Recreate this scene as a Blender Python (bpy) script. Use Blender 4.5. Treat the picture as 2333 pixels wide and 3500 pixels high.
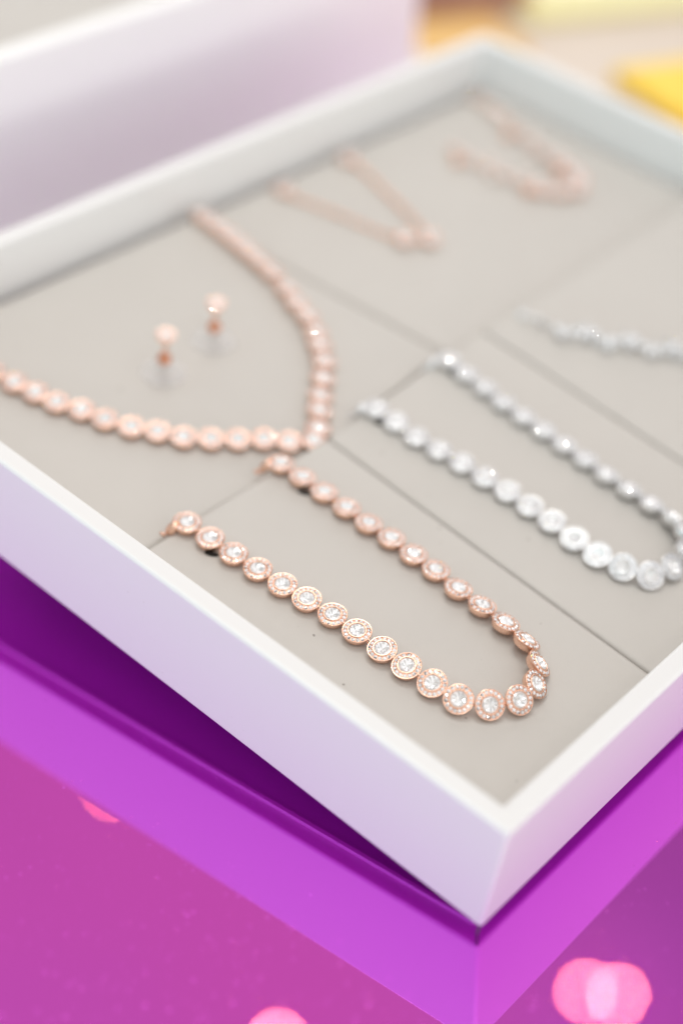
import bpy, bmesh, math, random
from mathutils import Matrix, Vector, Euler
random.seed(7)
S = 0.001            # everything below is written in millimetres
sc = bpy.context.scene
for o in list(bpy.data.objects): bpy.data.objects.remove(o)

# ------------------------------------------------------------------ camera
cd = bpy.data.cameras.new('camera'); cam = bpy.data.objects.new('camera', cd); sc.collection.objects.link(cam)
RW = ((0.64955661,-0.7586821,0.04977634),(-0.42722148,-0.41835965,-0.80153416),(0.62893403,0.49937629,-0.59587357))
x, y, z = [Vector(r) for r in RW]
mw = Matrix((x, -y, -z)).transposed().to_4x4()
mw.translation = Vector((-152.242,-84.724,212.591))*S
cam.matrix_world = mw
cd.sensor_fit = 'VERTICAL'; cd.sensor_height = 36; cd.sensor_width = 24
cd.lens = 5627.9/3500*36
cd.clip_start = .01; cd.clip_end = 100
cd.dof.use_dof = True; cd.dof.focus_distance = .2887; cd.dof.aperture_fstop = 4.6; cd.dof.aperture_blades = 0
sc.camera = cam
sc.view_settings.view_transform = 'Standard'; sc.view_settings.look = 'None'
sc.view_settings.gamma = 1; sc.view_settings.exposure = -.06; sc.view_settings.use_curve_mapping = False

# ------------------------------------------------------------------ room light (soft white shop interior)
w = bpy.data.worlds.new('World'); sc.world = w; w.use_nodes = True
nt = w.node_tree; nt.nodes.clear()
def N(nt, t, **k):
    n = nt.nodes.new(t)
    for a, b in k.items(): setattr(n, a, b)
    return n
def math_(nt, op, a, b=None, c=None, clamp=False):
    n = N(nt, 'ShaderNodeMath', operation=op, use_clamp=clamp)
    for i, v in enumerate((a, b, c)):
        if v is None: continue
        if isinstance(v, (int, float)): n.inputs[i].default_value = v
        else: nt.links.new(v, n.inputs[i])
    return n.outputs[0]
def mixc(nt, f, a, b):
    n = N(nt, 'ShaderNodeMix', data_type='RGBA')
    if isinstance(f, (int, float)): n.inputs[0].default_value = f
    else: nt.links.new(f, n.inputs[0])
    for i, v in ((6, a), (7, b)):
        if isinstance(v, tuple): n.inputs[i].default_value = (*v, 1)
        else: nt.links.new(v, n.inputs[i])
    return n.outputs[2]
def maprange(nt, v, a, b, c=0., d=1.):
    n = N(nt, 'ShaderNodeMapRange', interpolation_type='SMOOTHSTEP')
    nt.links.new(v, n.inputs[0])
    for i, q in enumerate((a, b, c, d)): n.inputs[i+1].default_value = q
    return n.outputs[0]
tc = N(nt, 'ShaderNodeTexCoord')
def dot(v):
    n = N(nt, 'ShaderNodeVectorMath', operation='DOT_PRODUCT'); nt.links.new(tc.outputs['Generated'], n.inputs[0])
    n.inputs[1].default_value = Vector(v).normalized(); return n.outputs['Value']
zz = dot((0,0,1))
room = (.46,.46,.46)
n2 = N(nt, 'ShaderNodeTexNoise'); n2.inputs['Scale'].default_value = 3; n2.inputs['Detail'].default_value = 2; nt.links.new(tc.outputs['Generated'], n2.inputs[0])
room = mixc(nt, maprange(nt, dot((.52,.36,.78)), .62, .9), room, mixc(nt, maprange(nt, n2.outputs['Fac'], .3, .7), (.70,.52,.49), (.62,.54,.56)))                    # rosy wall the purple top mirrors
ns = N(nt, 'ShaderNodeTexNoise'); ns.inputs['Scale'].default_value = 3.2; ns.inputs['Detail'].default_value = 1
nt.links.new(tc.outputs['Generated'], ns.inputs[0])
room = mixc(nt, maprange(nt, ns.outputs['Fac'], .40, .62), room, mixc(nt, .45, room, (.20,.17,.16)))
band = math_(nt, 'MULTIPLY', maprange(nt, zz, -.06, -.01), math_(nt, 'SUBTRACT', 1., maprange(nt, zz, .12, .26)))
cool = math_(nt, 'MULTIPLY', band, maprange(nt, dot((-1,.15,0)), .25, .8))
bandw = math_(nt, 'MULTIPLY', maprange(nt, zz, -.06, -.01), math_(nt, 'SUBTRACT', 1., maprange(nt, zz, .05, .11)))
warm = math_(nt, 'MULTIPLY', bandw, maprange(nt, dot((.1,-1,0)), .35, .85))
room = mixc(nt, cool, room, (2.4,3.4,3.6))                                                       # cool glow added low on the left, to light the tray walls
room = mixc(nt, warm, room, (5.5,5.5,5.3))                                                       # low bright strip added in front, brightens the front right tray wall
room = mixc(nt, maprange(nt, dot((-.12,-.05,1)), .80, .93), room, (1.25,1.3,1.32))                  # lit ceiling field
room = mixc(nt, maprange(nt, dot((.72,.57,.36)), .90, .97), room, (1.9,1.85,1.8))                       # bright patch added behind, for sheen on the back pads
room = mixc(nt, maprange(nt, dot((-.1,-1,.7)), .66, .92), room, (1.30,1.26,1.27))  # soft glow added higher in front, lifts the back tray's face
low = mixc(nt, maprange(nt, zz, -.25, -.03), (.16,.14,.13), room)
bg = N(nt, 'ShaderNodeBackground'); nt.links.new(low, bg.inputs[0]); bg.inputs[1].default_value = .93
ow = N(nt, 'ShaderNodeOutputWorld'); nt.links.new(bg.outputs[0], ow.inputs[0])

def area(name, loc, aim, size, power, col, shape='DISK', size_y=None):
    l = bpy.data.lights.new(name, 'AREA'); l.shape = shape; l.size = size; l.energy = power; l.color = col
    if size_y: l.size_y = size_y
    o = bpy.data.objects.new(name, l); sc.collection.objects.link(o)
    o.location = Vector(loc)*S
    o.rotation_euler = (Vector(aim)*S - o.location).to_track_quat('-Z', 'Y').to_euler()
    return o
# ceiling spots that the purple top mirrors as out-of-focus discs
for i, (p, e) in enumerate([((1431,614,1954), .048), ((1457,571,1949), .052), ((1074,951,2034), .065), ((1122,1374,1803), .018)]):
    area('ceiling_spot', p, (0,0,0), .009, e, (1,.85,.14))
# unseen spots added overhead, for the sparkle in the stones
for p, e in [((-500,300,2200),1.6), ((300,-600,2300),1.6), ((-1100,-500,1900),1.6), ((500,500,2500),1.2), ((-300,-1300,1800),1.2), ((-1600,400,1600),1.4), ((100,1500,2200),1.0), ((-800,-1200,2300),1.2)]:
    area('ceiling_spot', p, (60,60,20), .05, e, (1,.95,.88))
# big soft window/ceiling panel high on the left
area('soft_ceiling_panel', (430,400,1450), (100,80,0), .62, 4.8, (1,.985,.95), 'RECTANGLE', .5)

# ------------------------------------------------------------------ materials
def pmat(name, col, rough=.5, metal=0, **k):
    m = bpy.data.materials.new(name); m.use_nodes = True
    b = m.node_tree.nodes['Principled BSDF']
    b.inputs['Base Color'].default_value = (*col, 1); b.inputs['Roughness'].default_value = rough; b.inputs['Metallic'].default_value = metal
    for a, v in k.items(): b.inputs[a.replace('_', ' ')].default_value = v
    return m, m.node_tree, b
def noise(nt, scale, detail=2, vec='Object', rough=.5):
    t = N(nt, 'ShaderNodeTexCoord'); n = N(nt, 'ShaderNodeTexNoise'); nt.links.new(t.outputs[vec], n.inputs[0])
    n.inputs['Scale'].default_value = scale; n.inputs['Detail'].default_value = detail; n.inputs['Roughness'].default_value = rough
    return n.outputs['Fac']
def bump(nt, b, h, strength, dist):
    n = N(nt, 'ShaderNodeBump'); n.inputs['Strength'].default_value = strength; n.inputs['Distance'].default_value = dist
    nt.links.new(h, n.inputs['Height']); nt.links.new(n.outputs[0], b.inputs['Normal'])

WHITE, t_, b_ = pmat('white_lacquer', (.80,.795,.785), .30)
c_ = mixc(t_, maprange(t_, noise(t_, 900, 3), .70, .78), (.80,.795,.785), (.70,.68,.66)); t_.links.new(c_, b_.inputs['Base Color'])
bump(t_, b_, noise(t_, 140, 2), .05, .0004)
WHITE_B, t_, b_ = pmat('bright_white_lacquer', (.92,.915,.905), .35); t_.links.new(mixc(t_, noise(t_, 90, 2), (.93,.925,.915), (.91,.905,.895)), b_.inputs['Base Color'])
BASE, t_, b_ = pmat('underside_grey_board', (.70,.62,.72), .6)
bump(t_, b_, noise(t_, 700, 3), .2, .0003)
RUBBER, t_, b_ = pmat('dark_rubber', (.07,.06,.08), .6)
bump(t_, b_, noise(t_, 900, 3), .2, .0002)

def leather(name, col):
    m, t, b = pmat(name, col, .44, IOR=1.6)
    tcx = N(t, 'ShaderNodeTexCoord')
    mp = N(t, 'ShaderNodeMapping'); mp.inputs['Scale'].default_value = (1,1.5,1); t.links.new(tcx.outputs['Object'], mp.inputs[0])
    v = N(t, 'ShaderNodeTexVoronoi', feature='DISTANCE_TO_EDGE'); v.inputs['Scale'].default_value = 3200
    dn = N(t, 'ShaderNodeTexNoise'); dn.inputs['Scale'].default_value = 1300; dn.inputs['Detail'].default_value = 3
    t.links.new(mp.outputs[0], dn.inputs[0])
    add = N(t, 'ShaderNodeVectorMath', operation='MULTIPLY_ADD'); t.links.new(dn.outputs['Color'], add.inputs[0])
    add.inputs[1].default_value = (.0007,)*3; t.links.new(mp.outputs[0], add.inputs[2]); t.links.new(add.outputs[0], v.inputs[0])
    grain = maprange(t, v.outputs['Distance'], .0, .18)
    soft = noise(t, 70, 3); patch = maprange(t, noise(t, 90, 2), .35, .65)
    h = math_(t, 'ADD', math_(t, 'MULTIPLY', grain, math_(t, 'MULTIPLY_ADD', patch, .05, .26)), math_(t, 'MULTIPLY', soft, 1.6))
    bump(t, b, h, .5, .00016)
    dust = maprange(t, noise(t, 620, 0), .845, .87)
    c1 = mixc(t, maprange(t, noise(t, 28, 3), .3, .7), col, tuple(c*.985 for c in col))
    c2 = mixc(t, math_(t, 'MULTIPLY', math_(t, 'SUBTRACT', 1., grain), .05), c1, tuple(c*.45 for c in col))
    c3 = mixc(t, dust, c2, (.30,.27,.24)); t.links.new(c3, b.inputs['Base Color'])
    return m
LEATHER = leather('greige_leather', (.60,.571,.527))

# tinted mirror acrylic
m = bpy.data.materials.new('purple_mirror_acrylic'); m.use_nodes = True; t = m.node_tree; t.nodes.clear()
g = N(t, 'ShaderNodeBsdfGlossy'); g.inputs['Color'].default_value = (.86,.16,.93,1)
dust = maprange(t, noise(t, 1500, 2), .66, .74)
sm = noise(t, 22, 2)
streak = N(t, 'ShaderNodeTexNoise'); streak.inputs['Scale'].default_value = 60; streak.inputs['Detail'].default_value = 3
rsum = N(t, 'ShaderNodeMath', operation='ADD', use_clamp=True); t.links.new(rsum.outputs[0], g.inputs['Roughness'])
dv = N(t, 'ShaderNodeTexVoronoi'); dv.inputs['Scale'].default_value = 950; dtc = N(t, 'ShaderNodeTexCoord'); t.links.new(dtc.outputs['Object'], dv.inputs[0])
dsep = N(t, 'ShaderNodeSeparateColor'); t.links.new(dv.outputs['Color'], dsep.inputs[0])
drad = math_(t, 'MULTIPLY', math_(t, 'GREATER_THAN', dsep.outputs[0], .80), math_(t, 'MULTIPLY_ADD', dsep.outputs[1], .16, .10))
t.links.new(math_(t, 'MULTIPLY', math_(t, 'LESS_THAN', dv.outputs['Distance'], drad), .2), rsum.inputs[1])
mp = N(t, 'ShaderNodeMapping'); tcx = N(t, 'ShaderNodeTexCoord'); t.links.new(tcx.outputs['Object'], mp.inputs[0]); mp.inputs['Scale'].default_value = (1,22,1); mp.inputs['Rotation'].default_value = (0,0,.5)
t.links.new(mp.outputs[0], streak.inputs[0])
scr = maprange(t, streak.outputs['Fac'], .66, .74)
t.links.new(math_(t, 'ADD', math_(t, 'MULTIPLY_ADD', dust, .20, .02), math_(t, 'MULTIPLY', scr, .03)), rsum.inputs[0])
d = N(t, 'ShaderNodeBsdfDiffuse'); d.inputs['Color'].default_value = (.34,.01,.30,1)
mx = N(t, 'ShaderNodeMixShader'); t.links.new(math_(t, 'ADD', math_(t, 'MULTIPLY_ADD', sm, .04, .06), math_(t, 'MULTIPLY', dust, .05)), mx.inputs[0])
t.links.new(g.outputs[0], mx.inputs[1]); t.links.new(d.outputs[0], mx.inputs[2])
bp = N(t, 'ShaderNodeBump'); bp.inputs['Strength'].default_value = .15; bp.inputs['Distance'].default_value = .0004
pass
o_ = N(t, 'ShaderNodeOutputMaterial'); t.links.new(mx.outputs[0], o_.inputs[0]); MIRROR = m

def metal(name, col, rough):
    m, t, b = pmat(name, col, rough, 1)
    n = noise(t, 1800, 3)
    t.links.new(math_(t, 'MULTIPLY_ADD', n, .16, rough-.06), b.inputs['Roughness'])
    bump(t, b, n, .25, .00004)
    return m
ROSE_M = metal('rose_gold_metal', (.96,.63,.48), .24)
SILV_M = metal('rhodium_silver_metal', (.89,.895,.90), .26)
CRYSTAL, t_, b_ = pmat('faceted_crystal', (.95,.965,.98), .04, .60, Coat_Weight=.8, Coat_Roughness=.02)
t_.links.new(mixc(t_, maprange(t_, noise(t_, 700, 1), .3, .7), (.99,.985,.98), (.94,.94,.93)), b_.inputs['Base Color'])
FOIL, t_, b_ = pmat('silver_foil', (.93,.93,.94), .08, 1); bump(t_, b_, noise(t_, 1500, 1), .1, .00003)
def pave(name, col):
    m, t, b = pmat(name, col, .06, .2, Coat_Weight=.5, Coat_Roughness=.02)
    oi = N(t, 'ShaderNodeTexCoord'); v = N(t, 'ShaderNodeTexVoronoi'); v.inputs['Scale'].default_value = 2600; t.links.new(oi.outputs['Object'], v.inputs[0])
    sep = N(t, 'ShaderNodeSeparateColor'); t.links.new(v.outputs['Color'], sep.inputs[0])
    t.links.new(mixc(t, maprange(t, sep.outputs[0], .55, .95), col, tuple(c*.35 for c in col)), b.inputs['Base Color']); return m
PAVE_R = pave('small_crystal_on_rose', (.97,.95,.94)); PAVE_S = pave('small_crystal_on_silver', (.88,.89,.90))
PEARL, t_, b_ = pmat('cream_pearl', (.86,.78,.72), .18, .0, Coat_Weight=.6)
t_.links.new(mixc(t_, noise(t_, 300, 2), (.88,.80,.74), (.84,.74,.68)), b_.inputs['Base Color'])
CLEAR, t_, b_ = pmat('clear_plastic', (.9,.9,.9), .12, 0, Alpha=.22)
t_.links.new(math_(t_, 'MULTIPLY_ADD', noise(t_, 300, 2), .05, .03), b_.inputs['Roughness'])
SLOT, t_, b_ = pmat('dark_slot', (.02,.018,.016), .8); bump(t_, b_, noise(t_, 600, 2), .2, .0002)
def flat(name, a, b, rough=.6, scale=12):
    m, t, bb = pmat(name, a, rough); t.links.new(mixc(t, maprange(t, noise(t, scale, 3), .35, .65), a, b), bb.inputs['Base Color']); return m

# ------------------------------------------------------------------ helpers
TRAY = Matrix(((0.999999775,-6.92703735e-05,-6.67794848e-04,0),(0,0.994663072,-0.103176421,0),(6.71377944e-04,0.103176398,0.994662847,26.2092),(0,0,0,1)))
# TRAY takes tray millimetres to world millimetres: the tray is propped up at its back by about six degrees
def wm(local=Matrix()):                        # world matrix in metres for a local matrix in tray millimetres
    m = TRAY @ local
    m = m.copy(); m.translation = m.translation*S
    return m
def tag(o, label=None, cat=None, group=None, kind=None):
    for k, v in (('label', label), ('category', cat), ('group', group), ('kind', kind)):
        if v: o[k] = v
    return o
def empty(name, mat):
    o = bpy.data.objects.new(name, None); o.empty_display_size = .005; sc.collection.objects.link(o); o.matrix_world = mat; return o
def mesh(name, bm, mats, smooth=False, angle=None):
    me = bpy.data.meshes.new(name)
    bmesh.ops.recalc_face_normals(bm, faces=bm.faces)
    bmesh.ops.scale(bm, vec=(S,S,S), verts=bm.verts)
    bm.to_mesh(me); bm.free()
    for m in (mats if isinstance(mats, (list, tuple)) else [mats]): me.materials.append(m)
    if smooth:
        for p in me.polygons: p.use_smooth = True
        if angle: me.set_sharp_from_angle(angle=angle)
        for p in me.polygons:                       # big flat faces keep their own normal
            if p.area > 2e-5: p.use_smooth = False
    return me
def obj(name, me, parent=None, local=None, world=None):
    o = bpy.data.objects.new(name, me); sc.collection.objects.link(o)
    if parent is not None:
        o.parent = parent
        l = (local or Matrix()).copy(); l.translation = l.translation*S; o.matrix_basis = l
    elif world is not None: o.matrix_world = world
    return o
def bevel(bm, off, seg=3, edges=None):
    bmesh.ops.bevel(bm, geom=list(edges or bm.edges), offset=off, segments=seg, affect='EDGES', profile=.5)
def prism(bm, pts, z0, z1):
    lo = [bm.verts.new((a, b, z0)) for a, b in pts]; hi = [bm.verts.new((a, b, z1)) for a, b in pts]
    n = len(pts); fs = [bm.faces.new(lo[::-1]), bm.faces.new(hi)]
    for i in range(n): fs.append(bm.faces.new((lo[i], lo[(i+1)%n], hi[(i+1)%n], hi[i])))
    return fs
def box(bm, x0, y0, z0, x1, y1, z1): return prism(bm, [(x0,y0),(x1,y0),(x1,y1),(x0,y1)], z0, z1)
def lathe(bm, prof, seg, wob=None, mi=0):
    rings = []
    for r, zc in prof:
        if r < 1e-6: rings.append([bm.verts.new((0,0,zc))]); continue
        rings.append([bm.verts.new((r*math.cos(2*math.pi*i/seg), r*math.sin(2*math.pi*i/seg), zc)) for i in range(seg)])
    for a, b in zip(rings, rings[1:]):
        for i in range(seg):
            j = (i+1) % seg
            if len(a) == 1 and len(b) == 1: continue
            if len(a) == 1: f = bm.faces.new((a[0], b[i], b[j]))
            elif len(b) == 1: f = bm.faces.new((a[i], a[j], b[0]))
            else: f = bm.faces.new((a[i], a[j], b[j], b[i]))
            f.material_index = mi
    return rings
def ball(bm, c, r, u=8, v=5, sz=1, mi=0):
    M = Matrix.Translation(c) @ Matrix.Diagonal((r, r, r*sz, 1))
    q = bmesh.ops.create_uvsphere(bm, u_segments=u, v_segments=v, radius=1, matrix=M)
    for f in {f for vv in q['verts'] for f in vv.link_faces}: f.material_index = mi
def torus(bm, c, R_, r, rot=Matrix(), a=14, b=6, sx=1):
    vs = [[None]*b for _ in range(a)]
    for i in range(a):
        for j in range(b):
            A = 2*math.pi*i/a; B = 2*math.pi*j/b
            p = Vector(((R_+r*math.cos(B))*math.cos(A)*sx, (R_+r*math.cos(B))*math.sin(A), r*math.sin(B)))
            vs[i][j] = bm.verts.new(Vector(c) + rot @ p)
    for i in range(a):
        for j in range(b): bm.faces.new((vs[i][j], vs[(i+1)%a][j], vs[(i+1)%a][(j+1)%b], vs[i][(j+1)%b]))

# ------------------------------------------------------------------ setting
bm = bmesh.new(); box(bm, -72, -42, -60, 292, 197, 0); bevel(bm, .8, 2)
mir = tag(obj('display_surface', mesh('display_surface', bm, MIRROR, True, .6)), 'glossy purple mirror acrylic display top', kind='structure')
bm = bmesh.new(); box(bm, -3000, -3000, -90, 3000, 3000, -62)
tag(obj('table', mesh('table', bm, flat('cream_table', (.84,.82,.79), (.86,.84,.80), .5, 3))), 'pale cream table top beyond the purple surface', kind='structure')

# ------------------------------------------------------------------ display trays
LX, LY, TT, HH = 227.32, 176.9, 4.15, 24.0
def ring_wall(LX, LY, T, z0, z1, r=.7):
    """four mitred walls as one frame, with rounded arrises"""
    bm = bmesh.new()
    out = [(0,0),(LX,0),(LX,LY),(0,LY)]; inn = [(T,T),(LX-T,T),(LX-T,LY-T),(T,LY-T)]
    V = {}
    for n, P in (('o', out), ('i', inn)):
        for zn, zc in (('b', z0), ('t', z1)): V[n+zn] = [bm.verts.new((a, b, zc)) for a, b in P]
    for i in range(4):
        j = (i+1) % 4
        bm.faces.new((V['ob'][i], V['ob'][j], V['ot'][j], V['ot'][i])); bm.faces.new((V['ib'][j], V['ib'][i], V['it'][i], V['it'][j]))
        bm.faces.new((V['ot'][i], V['ot'][j], V['it'][j], V['it'][i])); bm.faces.new((V['ib'][i], V['ib'][j], V['ob'][j], V['ob'][i]))
    ed = [e for e in bm.edges if not (abs(e.verts[0].co.z-e.verts[1].co.z) < 1e-6 and (e.verts[0] in V['ot']+V['ob']) != (e.verts[1] in V['ot']+V['ob']))]
    bevel(bm, r, 3, ed)
    return bm
root = empty('display_tray', wm()); tag(root, 'white lacquered jewellery tray propped up on the purple surface, nearest corner in front', 'tray', 'white display trays')
obj('tray_wall', mesh('tray_wall', ring_wall(LX, LY, TT, -HH, 0), WHITE, True, .9), root)
bm = bmesh.new(); box(bm, TT-.3, TT-.3, -HH+1.1, LX-TT+.3, LY-TT+.3, -HH+3.2); bevel(bm, .2, 2)
obj('base_panel', mesh('base_panel', bm, BASE), root)
bm = ring_wall(LX-6.8, LY-6.8, 1.0, -HH-.8, -HH+1.5, .15); bmesh.ops.translate(bm, vec=(3.4,3.4,0), verts=bm.verts)
obj('underside_lip', mesh('underside_lip', bm, WHITE), root)
bm = bmesh.new(); prism(bm, [(.35,.35),(.75,.35),(.75,.75),(.35,.75)], -HH-2.35, -HH+.4); bevel(bm, .1, 2)
obj('corner_foot', mesh('corner_foot', bm, RUBBER), root)
bm = bmesh.new(); box(bm, 30, 140, 0, 200, 152, 17.0); bevel(bm, .8, 2)
# the block under the back edge follows the tray's slope on top
for v in bm.verts:
    if v.co.z > 8: v.co.z += (v.co.y-140)*.1037
tag(obj('riser_block', mesh('riser_block', bm, RUBBER, True, .6)), 'black riser block hidden under the back of the propped tray', 'riser')

# ------------------------------------------------------------------ leather pads
def pad(name, pts, top, label, zb=-20.7, roll=.9):
    bm = bmesh.new()
    cx = sum(p[0] for p in pts)/len(pts); cy = sum(p[1] for p in pts)/len(pts)
    loc = [(a-cx, b-cy) for a, b in pts]
    prism(bm, loc, zb-top, 0)
    bevel(bm, roll, 6, [e for e in bm.edges if max(v.co.z for v in e.verts) > -1e-6])
    bmesh.ops.triangulate(bm, faces=[f for f in bm.faces if len(f.verts) > 4])
    o = obj(name, mesh(name, bm, LEATHER, True, .9), world=wm(Matrix.Translation((cx, cy, top))))
    return tag(o, label, 'leather pad', 'greige leather pads in the white tray')
FZ, BZ = -10.4, -12.6
g = .13
padA = pad('leather_pad', [(TT+.1,TT+.1),(56.4-g,TT+.1),(62.7-g,90.3),(TT+.1,90.1)], FZ, 'greige leather pad in the near corner, under the rose gold bracelet in focus')
padB = pad('leather_pad', [(56.4+g,TT+.1),(112.1-g*2,TT+.1),(119.9-g*2,93.6),(62.7+g,90.3)], FZ, 'greige leather pad under the silver halo bracelet, between two dark seams')
padC = pad('leather_pad', [(112.1+g*2,TT+.1),(LX-TT-.2,TT+.1),(LX-TT-.2,95),(119.9+g*2,93.6)], FZ, 'greige leather pad on the right, under the silver flower bracelet')
padD = pad('leather_pad', [(TT+.1,90.9),(62.7,91.1),(109.0,94.0),(105.6,LY-TT-2.1),(TT+.1,LY-TT-2.1)], BZ, 'greige leather pad under the long rose gold necklace and the two earrings', roll=2.0)
padE = pad('leather_pad', [(109.9,94.1),(LX-TT-.4,95.8),(LX-TT-.4,LY-TT-2.1),(106.5,LY-TT-2.1)], BZ-.9, 'greige leather pad at the back corner, under the two blurred rose gold bracelets', roll=1.8)
def slot(x, y, parent, top, a=.6, rx=1.45, ry=.75):  # thin near-black ellipse set into the pad top beneath the links
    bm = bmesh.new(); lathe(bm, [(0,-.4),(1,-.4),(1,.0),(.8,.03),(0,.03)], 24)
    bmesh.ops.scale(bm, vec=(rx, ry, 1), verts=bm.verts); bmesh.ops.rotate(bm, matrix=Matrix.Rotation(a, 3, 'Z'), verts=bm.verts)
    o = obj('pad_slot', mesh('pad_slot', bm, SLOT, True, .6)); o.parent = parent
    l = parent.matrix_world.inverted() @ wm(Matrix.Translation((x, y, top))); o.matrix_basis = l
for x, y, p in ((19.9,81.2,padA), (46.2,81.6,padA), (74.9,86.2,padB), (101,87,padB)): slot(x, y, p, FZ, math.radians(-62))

# ------------------------------------------------------------------ jewellery meshes (halo link)
def link_mesh(mat, nm):
    bm = bmesh.new()
    prof = [(0,-1.6),(1.85,-1.6),(2.25,-1.35),(2.55,-.75),(2.68,-.25),(2.70,.02),(2.64,.07),(2.54,.06),(2.50,-.04),(1.78,.10),(1.74,.28),(1.66,.36),(1.57,.36),(1.50,.28),(1.47,-.1)]
    lathe(bm, prof, 48)
    lathe(bm, [(1.47,-.1),(1.1,-.55),(.5,-1.0),(0,-1.15)], 16, mi=1)
    n = 16
    for i in range(n):
        a = 2*math.pi*(i+.5)/n
        ball(bm, (2.41*math.cos(a), 2.41*math.sin(a), .10), .115, 6, 4)
        ball(bm, (1.90*math.cos(a), 1.90*math.sin(a), .20), .09, 6, 4)
    return mesh(nm, bm, [mat, FOIL], True, .7)
def crystal_mesh(nm, r=1.46):
    """foil-backed round stone: sloping crown facets round a star of pavilion facets"""
    bm = bmesh.new(); n = 16
    def ring(rad, zf, off=0): return [bm.verts.new((rad*math.cos(2*math.pi*(i+off)/n), rad*math.sin(2*math.pi*(i+off)/n), zf(i))) for i in range(n)]
    A = ring(r, lambda i: .22)
    B = ring(r*.84, lambda i: .42 if i % 2 else .34, .5)
    Cc = ring(r*.60, lambda i: .32 if i % 2 else .04)
    D = ring(r*.30, lambda i: .10 if i % 2 else -.04, .5)
    E = bm.verts.new((0,0,-.10))
    for i in range(n):
        j = (i+1) % n
        bm.faces.new((A[i], A[j], B[i])); bm.faces.new((A[j], B[j], B[i]))
        bm.faces.new((B[i], Cc[j], Cc[i])); bm.faces.new((B[i], B[j], Cc[j]))
        bm.faces.new((Cc[i], Cc[j], D[i])); bm.faces.new((Cc[j], D[j], D[i]))
        bm.faces.new((D[i], D[j], E))
    return mesh(nm, bm, CRYSTAL)
def pave_mesh(mat, nm, n=16, R_=2.15, r=.385):
    bm = bmesh.new(); rnd = random.Random(3)
    for i in range(n):
        a = 2*math.pi*i/n; ca, sa = math.cos(a), math.sin(a)
        tilt = Matrix.Rotation(a, 4, 'Z') @ Matrix.Translation((R_, 0, .04)) @ Matrix.Rotation(math.radians(13+rnd.uniform(-9,9)), 4, 'Y') @ Matrix.Rotation(rnd.uniform(-.2,.2), 4, 'X') @ Matrix.Rotation(rnd.random(), 4, 'Z')
        k = 6; rings = []
        for rad, z in ((r, 0), (r*.85, .10), (r*.42, .18)):
            rings.append([bm.verts.new(tilt @ Vector((rad*math.cos(2*math.pi*(q+(.5 if rad < r else 0))/k), rad*math.sin(2*math.pi*(q+(.5 if rad < r else 0))/k), z))) for q in range(k)])
        for A, B in zip(rings, rings[1:]):
            for q in range(k): bm.faces.new((A[q], A[(q+1)%k], B[(q+1)%k], B[q]))
        bm.faces.new(rings[-1])
    return mesh(nm, bm, mat)
def loop_mesh(mat, nm):
    bm = bmesh.new(); torus(bm, (0,0,0), .42, .16, Matrix.Rotation(math.radians(90), 3, 'X'), 12, 6, 1.35)
    torus(bm, (.62,0,0), .30, .15, Matrix(), 12, 6)
    return mesh(nm, bm, mat, True)
def clasp_mesh(mat, nm):
    bm = bmesh.new(); ball(bm, (0,0,0), 1.0, 14, 10, 1.7); torus(bm, (.9,0,1.2), .5, .2, Matrix.Rotation(1.2, 3, 'X'), 12, 6)
    torus(bm, (-.5,.6,-1.9), .55, .2, Matrix.Rotation(.7, 3, 'Y'), 12, 6)
    return mesh(nm, bm, mat, True)
CR = crystal_mesh('crystal')
KIT = {'rose': dict(link=link_mesh(ROSE_M,'rose_link'), pave=pave_mesh(PAVE_R,'rose_pave'), loop=loop_mesh(ROSE_M,'rose_loop'), clasp=clasp_mesh(ROSE_M,'rose_clasp')),
       'silver': dict(link=link_mesh(SILV_M,'silver_link'), pave=pave_mesh(PAVE_S,'silver_pave'), loop=loop_mesh(SILV_M,'silver_loop'), clasp=clasp_mesh(SILV_M,'silver_clasp'))}
def orient(x, y, z, tilt, az, spin=0):
    a = math.radians(az); t = math.radians(tilt)
    n = Vector((math.cos(a)*math.sin(t), math.sin(a)*math.sin(t), math.cos(t)))
    ax = Vector((0,0,1)).cross(n)
    R_ = Matrix.Rotation(t, 4, ax) if ax.length > 1e-6 else Matrix()
    return Matrix.Translation((x, y, z)) @ R_ @ Matrix.Rotation(spin, 4, 'Z')
def add_link(root, kit, M_, scale=1):
    M_ = M_ @ Matrix.Diagonal((scale,scale,scale,1))
    l = obj('link', KIT[kit]['link'], root, M_)
    obj('crystal', CR, l); obj('pave_stones', KIT[kit]['pave'], l)
    return l
def chain_thing(name, kit, pts, top, label, cat, group=None, clasps=()):
    o0 = pts[0]
    base = Vector((o0[0], o0[1], top))
    root = empty(name, wm(Matrix.Translation(base))); tag(root, label, cat, group)
    prev = None
    for (x, y, h, ti, az) in pts:
        ti2 = ti+random.uniform(-2.5,2.5); z = h+random.uniform(0,.05)
        add_link(root, kit, orient(x-base.x, y-base.y, z, ti2, az+random.uniform(-6,6), random.uniform(0,6.28)))
        c = Vector((x-base.x, y-base.y, z-.55))
        if prev is not None and (c-prev).length < 9:
            d_ = (c-prev); mid = (c+prev)/2
            xax = d_.normalized(); zax = Vector((0,0,1)); yax = zax.cross(xax).normalized(); zax = xax.cross(yax)
            R_ = Matrix((xax, yax, zax)).transposed().to_4x4(); R_.translation = mid - xax*.2
            obj('jump_ring', KIT[kit]['loop'], root, R_)
        prev = c
    for (x, y, z, rx, rz) in clasps:
        obj('clasp', KIT[kit]['clasp'], root, Matrix.Translation((x-base.x, y-base.y, z)) @ Euler((rx,.35,rz)).to_matrix().to_4x4())
    return root
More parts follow.
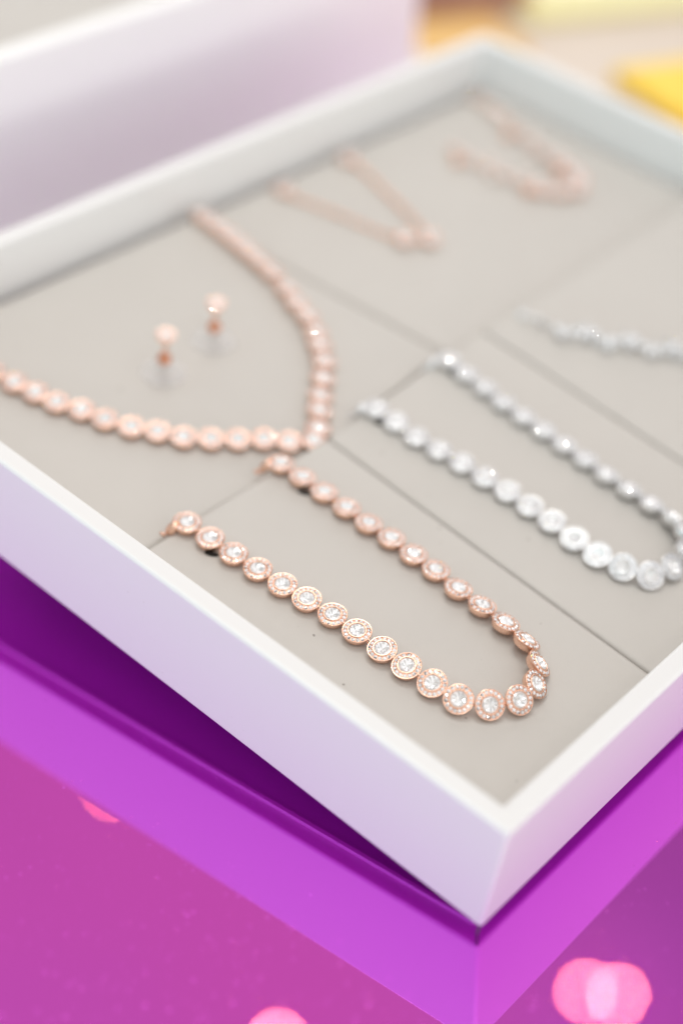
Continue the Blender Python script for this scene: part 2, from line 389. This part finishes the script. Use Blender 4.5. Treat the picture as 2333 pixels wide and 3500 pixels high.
ROSE =[
(21.27,89.10,1.76,4,-179),(21.40,83.21,1.76,4,-178),(21.67,77.45,1.76,4,-178),(21.89,71.62,1.79,5,-177),(22.22,65.78,1.82,6,-176),
(22.74,60.31,1.85,7,-175),(23.17,54.54,1.88,8,-177),(23.24,48.86,1.94,10,180),(23.15,42.95,2.02,13,179),(23.10,37.37,2.12,17,180),
(23.09,31.65,2.26,24,-179),(23.37,26.16,2.42,34,-162),(26.32,21.63,2.49,42,-134),(31.09,18.79,2.48,40,-105),(36.43,19.00,2.49,42,-74),
(41.08,21.57,2.46,38,-46),(44.28,26.63,2.33,28,-22),(45.27,32.10,2.09,16,-7),(45.71,37.78,1.94,10,-4),(45.99,43.57,1.88,8,-5),
(46.85,49.60,1.82,6,-5),(47.08,55.14,1.79,5,-3),(47.39,60.84,1.79,5,-1),(47.38,66.47,1.76,4,-1),(47.59,72.28,1.76,4,-2),
(47.81,78.19,1.76,4,-2),(47.91,83.97,1.76,4,0),(47.80,89.66,1.76,4,1),]
SILVER =[
(76.36,88.94,1.76,4,177),(76.10,83.34,1.76,4,176),(75.60,77.40,1.76,4,178),(75.74,71.68,1.79,5,-178),(76.00,65.86,1.82,6,-179),
(75.89,60.01,1.85,7,179),(75.86,54.26,1.88,8,178),(75.54,48.55,1.94,10,176),(75.04,42.81,2.02,13,173),(74.07,36.84,2.12,17,173),
(73.57,31.07,2.26,24,-180),(74.15,25.63,2.42,34,-166),(76.15,20.67,2.49,42,-132),(81.59,19.05,2.48,40,-95),(87.66,19.68,2.49,42,-71),
(92.46,22.87,2.46,38,-44),(94.80,27.01,2.33,28,-17),(95.47,32.54,2.09,16,-6),(95.90,38.25,1.94,10,-4),(96.33,44.07,1.88,8,-6),
(97.13,49.87,1.82,6,-7),(97.67,55.60,1.79,5,-6),(98.38,61.33,1.79,5,-6),(98.87,67.03,1.76,4,-6),(99.53,72.73,1.76,4,-9),
(100.61,78.49,1.76,4,-10),(101.53,84.40,1.76,4,-10),(102.53,89.86,1.76,4,-10),]
NECK =[
(24.0,166.4,1.94,10,-172),(24.4,160.8,1.94,10,-172),(25.0,155.3,1.94,10,-170),(25.9,149.9,1.94,10,-168),(26.97,144.24,1.94,10,-167),(28.03,138.97,1.94,10,-169),(29.08,133.75,1.94,10,-162),(31.23,128.82,1.94,10,-160),
(32.75,123.57,1.94,10,-160),(35.05,118.36,1.94,10,-151),(38.07,113.97,1.94,10,-148),(40.76,109.39,1.94,10,-143),(44.59,105.45,1.94,10,-134),
(48.62,101.91,1.94,10,-130),(52.78,98.63,1.94,10,-134),(56.07,94.75,1.94,10,-133),(60.23,91.75,1.94,10,-97),(64.07,93.81,1.94,10,-55),
(68.80,97.68,1.94,10,-51),(72.90,100.99,1.94,10,-52),(77.98,104.78,1.94,10,-52),(82.92,108.80,1.94,10,-46),(86.64,113.27,1.94,10,-39),
(89.87,117.32,1.94,10,-34),(92.94,122.53,1.94,10,-26),(94.95,127.73,1.94,10,-22),(97.32,133.12,1.94,10,-22),(99.82,139.67,1.94,10,-18),
(101.09,144.74,1.94,10,-13),(102.12,149.55,1.94,10,-12),(103.08,154.13,1.94,10,-11),(103.85,158.58,1.94,10,-9),(104.50,163.17,1.94,10,-8),
(105.09,167.32,1.94,10,-8),]

chain_thing('crystal_bracelet', 'rose', ROSE, FZ, 'rose gold halo crystal bracelet looped on the nearest pad, in sharp focus', 'bracelet', None, [(18.6,90.3,.9,.5,.5),(45.4,91.4,.9,.5,.5)])
chain_thing('crystal_bracelet', 'silver', SILVER, FZ, 'silver halo crystal bracelet looped on the middle front pad, right of the dark seam', 'bracelet', None, [(73.9,91.3,.9,.4,.3),(98.8,91.9,.9,.4,.3)])
chain_thing('crystal_necklace', 'rose', NECK, BZ, 'long rose gold halo crystal necklace laid in a V around the two earrings', 'necklace')

# ------------------------------------------------------------------ stud earrings standing in clear discs
def earring(x, y, az, lab):
    root = empty('stud_earring', wm(Matrix.Translation((x, y, BZ)))); tag(root, lab, 'earring', 'rose gold stud earrings inside the necklace')
    bm = bmesh.new(); lathe(bm, [(0,.02),(4.6,.02),(4.9,.3),(4.6,.7),(1.4,1.0),(1.0,3.0),(0,3.0)], 40)
    obj('backing_disc', mesh('backing_disc', bm, CLEAR, True, .6), root)
    bm = bmesh.new(); lathe(bm, [(0,2.6),(.9,2.7),(1.45,3.4),(1.5,4.2),(1.1,5.0),(.5,5.3),(0,5.3)], 24)
    obj('butterfly_back', mesh('butterfly_back', bm, metal('rose_gold_back', (.70,.33,.20), .35), True), root)
    bm = bmesh.new(); lathe(bm, [(0,5.0),(.38,5.0),(.38,9.0),(0,9.0)], 12)
    obj('post', mesh('post', bm, ROSE_M, True, .6), root)
    l = add_link(root, 'rose', orient(0, 0, 10.0, 12, az, .3), .76); l.name = 'halo_head'
earring(54.4, 128.9, 225, 'rose gold stud earring standing in a clear disc, the nearer one on the left')
earring(71.0, 130.5, 215, 'rose gold stud earring standing in a clear disc, the farther one on the right')

# ------------------------------------------------------------------ silver flower bracelet on the right-hand pad
def marquise(bm, M_, a=2.1, b=1.0, h=.9, mi=0):
    k = 10; rings = []
    for f, z in ((1,0),(.92,.35),(.5,.8*h)):
        rings.append([bm.verts.new(M_ @ Vector((a*f*math.cos(2*math.pi*q/k), b*f*math.sin(2*math.pi*q/k)*(1-.25*abs(math.cos(2*math.pi*q/k))), z))) for q in range(k)])
    fs = [bm.faces.new(rings[0][::-1]), bm.faces.new(rings[-1])]
    for A, B in zip(rings, rings[1:]):
        for q in range(k): fs.append(bm.faces.new((A[q], A[(q+1)%k], B[(q+1)%k], B[q])))
    for f in fs: f.material_index = mi
def flower_mesh():
    bm = bmesh.new()
    lathe(bm, [(0,-1.2),(1.3,-1.2),(1.6,-.4),(1.5,.1),(0,.1)], 20)
    for i in range(5):
        R_ = Matrix.Rotation(2*math.pi*i/5+.3, 4, 'Z')
        marquise(bm, R_ @ Matrix.Translation((2.35,0,-.5)) @ Matrix.Rotation(.22, 4, 'Y'), 1.75, 1.12, 1)
    me = mesh('flower', bm, SILV_M); return me
def petals_mesh():
    bm = bmesh.new()
    for i in range(5):
        R_ = Matrix.Rotation(2*math.pi*i/5+.3, 4, 'Z')
        marquise(bm, R_ @ Matrix.Translation((2.4,0,.0)) @ Matrix.Rotation(.22, 4, 'Y'), 1.45, .85, 1)
    return mesh('petal_stones', bm, PAVE_S)
FL, PT = flower_mesh(), petals_mesh()
TH0 = [(130.9,88.4),(131.2,84.6),(133.0,78.0),(137.9,69.8),(143.8,61.6),(148.6,52.8),(150.8,43.2),(155.2,34.8),(163.8,29.6),(173.6,27.0),(183.6,28.0),(193.0,32.2),(199.5,39.8),(203.5,49.0),(206.4,58.6)]
TH = [TH0[0], TH0[1]]; acc = 0; side = 1
for a, b in zip(TH0[1:], TH0[2:]):                       # a small cluster every 5 mm, stepping from side to side
    a = Vector(a); b = Vector(b); L = (b-a).length; q = 5.0-acc; nrm = Vector((b.y-a.y, a.x-b.x)).normalized()
    while q <= L: TH.append(tuple(a.lerp(b, q/L)+nrm*1.1*side)); q += 5.0; side = -side
    acc = (acc+L) % 5.0
base = Vector((TH[0][0], TH[0][1], FZ))
root = empty('flower_bracelet', wm(Matrix.Translation(base))); tag(root, 'silver bracelet of flower shaped crystal clusters at the right edge, on the last front pad', 'bracelet')
bar_bm = bmesh.new()
for i, (x, y) in enumerate(TH):
    if i >= 2:
        f = obj('flower_cluster', FL, root, orient(x-base.x, y-base.y, 2.2, 10+8*math.sin(i*2.1), -150+40*math.sin(i), i*.9) @ Matrix.Diagonal(((.62,.78)[i%2],)*3+(1,))); obj('crystal', CR, f, Matrix.Translation((0,0,.05))); obj('petal_stones', PT, f)
    if i:
        a = Vector((TH[i-1][0]-base.x, TH[i-1][1]-base.y, 1.5)); b = Vector((x-base.x, y-base.y, 1.5)); n = max(2, int((b-a).length/1.9))
        bow = Vector((b.y-a.y, a.x-b.x, 0)).normalized()*-.9
        for k in range(n+1):
            q = k/n; p = a.lerp(b, q) + bow*math.sin(q*math.pi)
            ball(bar_bm, p, .8, 10, 7)
obj('chain', mesh('flower_chain', bar_bm, SILV_M, True), root)
obj('clasp', KIT['silver']['clasp'], root, Matrix.Translation((0,2.4,.5)))

# ------------------------------------------------------------------ rose bracelets at the back
EZ = BZ-.9
def chain_between(bm, A, B, r=.75, step=1.7, wob=.15):
    A = Vector(A); B = Vector(B); n = max(1, round((B-A).length/step))
    for k in range(n+1):
        p = A.lerp(B, k/n); ball(bm, p+Vector((random.uniform(-wob,wob), random.uniform(-wob,wob), 0)), r, 8, 6)
VP = [(131.4,167.8),(131.8,161.5),(134.3,150),(136.6,136.5),(138.0,131.0),(143.2,127.2),(146.8,133.5),(150.2,142),(154.0,152.6),(157.2,162.0),(157.6,168.5)]
base = Vector((VP[0][0], VP[0][1], EZ)); root = empty('chain_bracelet', wm(Matrix.Translation(base)))
tag(root, 'thin rose gold chain bracelet with two round crystals at its point, blurred at the back', 'bracelet')
bm = bmesh.new()
for i in range(len(VP)-1):
    a, b = VP[i], VP[i+1]; chain_between(bm, (a[0]-base.x, a[1]-base.y, .9), (b[0]-base.x, b[1]-base.y, .9), .62, 1.5)
obj('chain', mesh('thin_chain', bm, ROSE_M, True), root)
for (x, y, ti, az, s) in ((138.0,131.0,12,225,.85),(143.2,127.2,12,225,.9),(131.6,164.8,6,200,.8),(157.3,165.8,6,200,.85)):
    add_link(root, 'rose', orient(x-base.x, y-base.y, 2.0, ti, az, x), s)
TK = [(183.6,167.6),(183.9,162.2),(184.2,156.8),(184.4,151.4),(183.6,146.0),(184.4,140.6),(184.9,135.2),(185.4,129.8),(186.4,124.6),(189.8,120.5),(194.6,118.3),(199.0,120.6),(201.4,125.4),(202.8,130.6),(203.8,136.0),(205.4,141.2),(207.2,146.4),(209.2,151.5),(211.2,156.6),(213.0,161.8),(214.6,167.0)]
base = Vector((TK[0][0], TK[0][1], EZ)); root = empty('cluster_bracelet', wm(Matrix.Translation(base)))
tag(root, 'chunky rose gold bracelet of crystals and pearls, most blurred, in the back corner', 'bracelet')
for i, (x, y) in enumerate(TK):
    if i < 3: continue
    add_link(root, 'rose', orient(x-base.x, y-base.y, 2.1, 12 if 7 < i < 13 else 4, 225, i), .88 if 7 < i < 14 else .62)
    for k in (-1, 1):
        if i % 2 == (k > 0) and 3 < i < 17:
            bm = bmesh.new(); ball(bm, (0,0,0), 1.25, 14, 10)
            obj('pearl', mesh('pearl', bm, PEARL if i % 4 else ROSE_M, True), root, Matrix.Translation((x-base.x+k*3.2, y-base.y+1.6, 1.4)))

# ------------------------------------------------------------------ second white tray behind and the yellow things beyond
def wloc(v, rz=0): m_ = Matrix.Rotation(rz, 4, 'Z'); m_.translation = Vector(v)*S; return m_
root = empty('display_tray', wloc((-60,222,0))); tag(root, 'taller white tray standing behind the propped tray, filled with silver jewellery', 'tray', 'white display trays')
bm = ring_wall(318, 190, 6, 0, 59.5, 1.0)
obj('tray_wall', mesh('back_tray_wall', bm, WHITE_B, True, .9), root)
bm = bmesh.new(); box(bm, 6.2, 6.2, 1, 311.8, 183.8, 46)
o = obj('leather_pad', mesh('back_pad', bm, LEATHER), world=wloc((-60,222,0))); tag(o, 'grey leather pad inside the taller white tray behind', 'leather pad')
base = Vector((-10,250,46)); root = empty('crystal_necklace', wloc(base)); tag(root, 'silver crystal necklace lying in the taller tray at the upper left', 'necklace')
for r_ in range(3):
    for i in range(16):
        add_link(root, 'silver', orient(i*5.8, r_*17+6*math.sin(i*.35), 1.9, 5, 200, i), 1)
def soft_box(name, loc, size, rz, mat, label, cat, r=2):
    bm = bmesh.new(); box(bm, -size[0]/2, -size[1]/2, 0, size[0]/2, size[1]/2, size[2]); bevel(bm, r, 4)
    return tag(obj(name, mesh(name, bm, mat, True, .8), world=wloc(loc, rz)), label, cat)
bm = bmesh.new(); box(bm, -500, 200, -60, 296, 1200, -.4); bevel(bm, 1, 2)  # added behind the purple top to cut its bounce on the back tray
tag(obj('back_counter', mesh('back_counter', bm, flat('white_counter', (.84,.82,.80), (.80,.79,.77), .5, 8), True, .8)), 'white counter top behind the purple surface', kind='structure')
YEL = flat('bright_yellow_card', (.99,.65,.035), (.99,.69,.06), .5)
PYEL = flat('pale_yellow_card', (.88,.82,.42), (.90,.86,.50), .5)
ORNG = flat('orange_yellow_card', (.80,.47,.13), (.76,.50,.18), .5)
BRN = flat('brown_card', (.36,.18,.13), (.42,.22,.16), .6)
bm = bmesh.new(); box(bm, 297, -200, -60, 1200, 1200, -8); bevel(bm, 1, 2)
tag(obj('side_counter', mesh('side_counter', bm, flat('cream_counter', (.74,.65,.56), (.70,.60,.51), .6, 8), True, .8)), 'cream counter top beside the purple surface', kind='structure')
soft_box('gift_box', (381,122,-7.9), (140,100,6), math.radians(-25.5), YEL, 'bright yellow box, blurred, beyond the right end of the propped tray', 'box')
soft_box('gift_box', (324,254,-7.9), (44,36,6), math.radians(-30), ORNG, 'orange yellow box between the taller white tray and the back corner of the propped tray', 'box')
soft_box('gift_box', (356,290,-7.9), (70,38,14), math.radians(-30), BRN, 'small brown box at the top edge beside the taller white tray', 'box')
soft_box('gift_box', (455,262,-7.9), (150,110,6), math.radians(-28), PYEL, 'flat pale yellow box at the upper right, farthest from the tray', 'box')
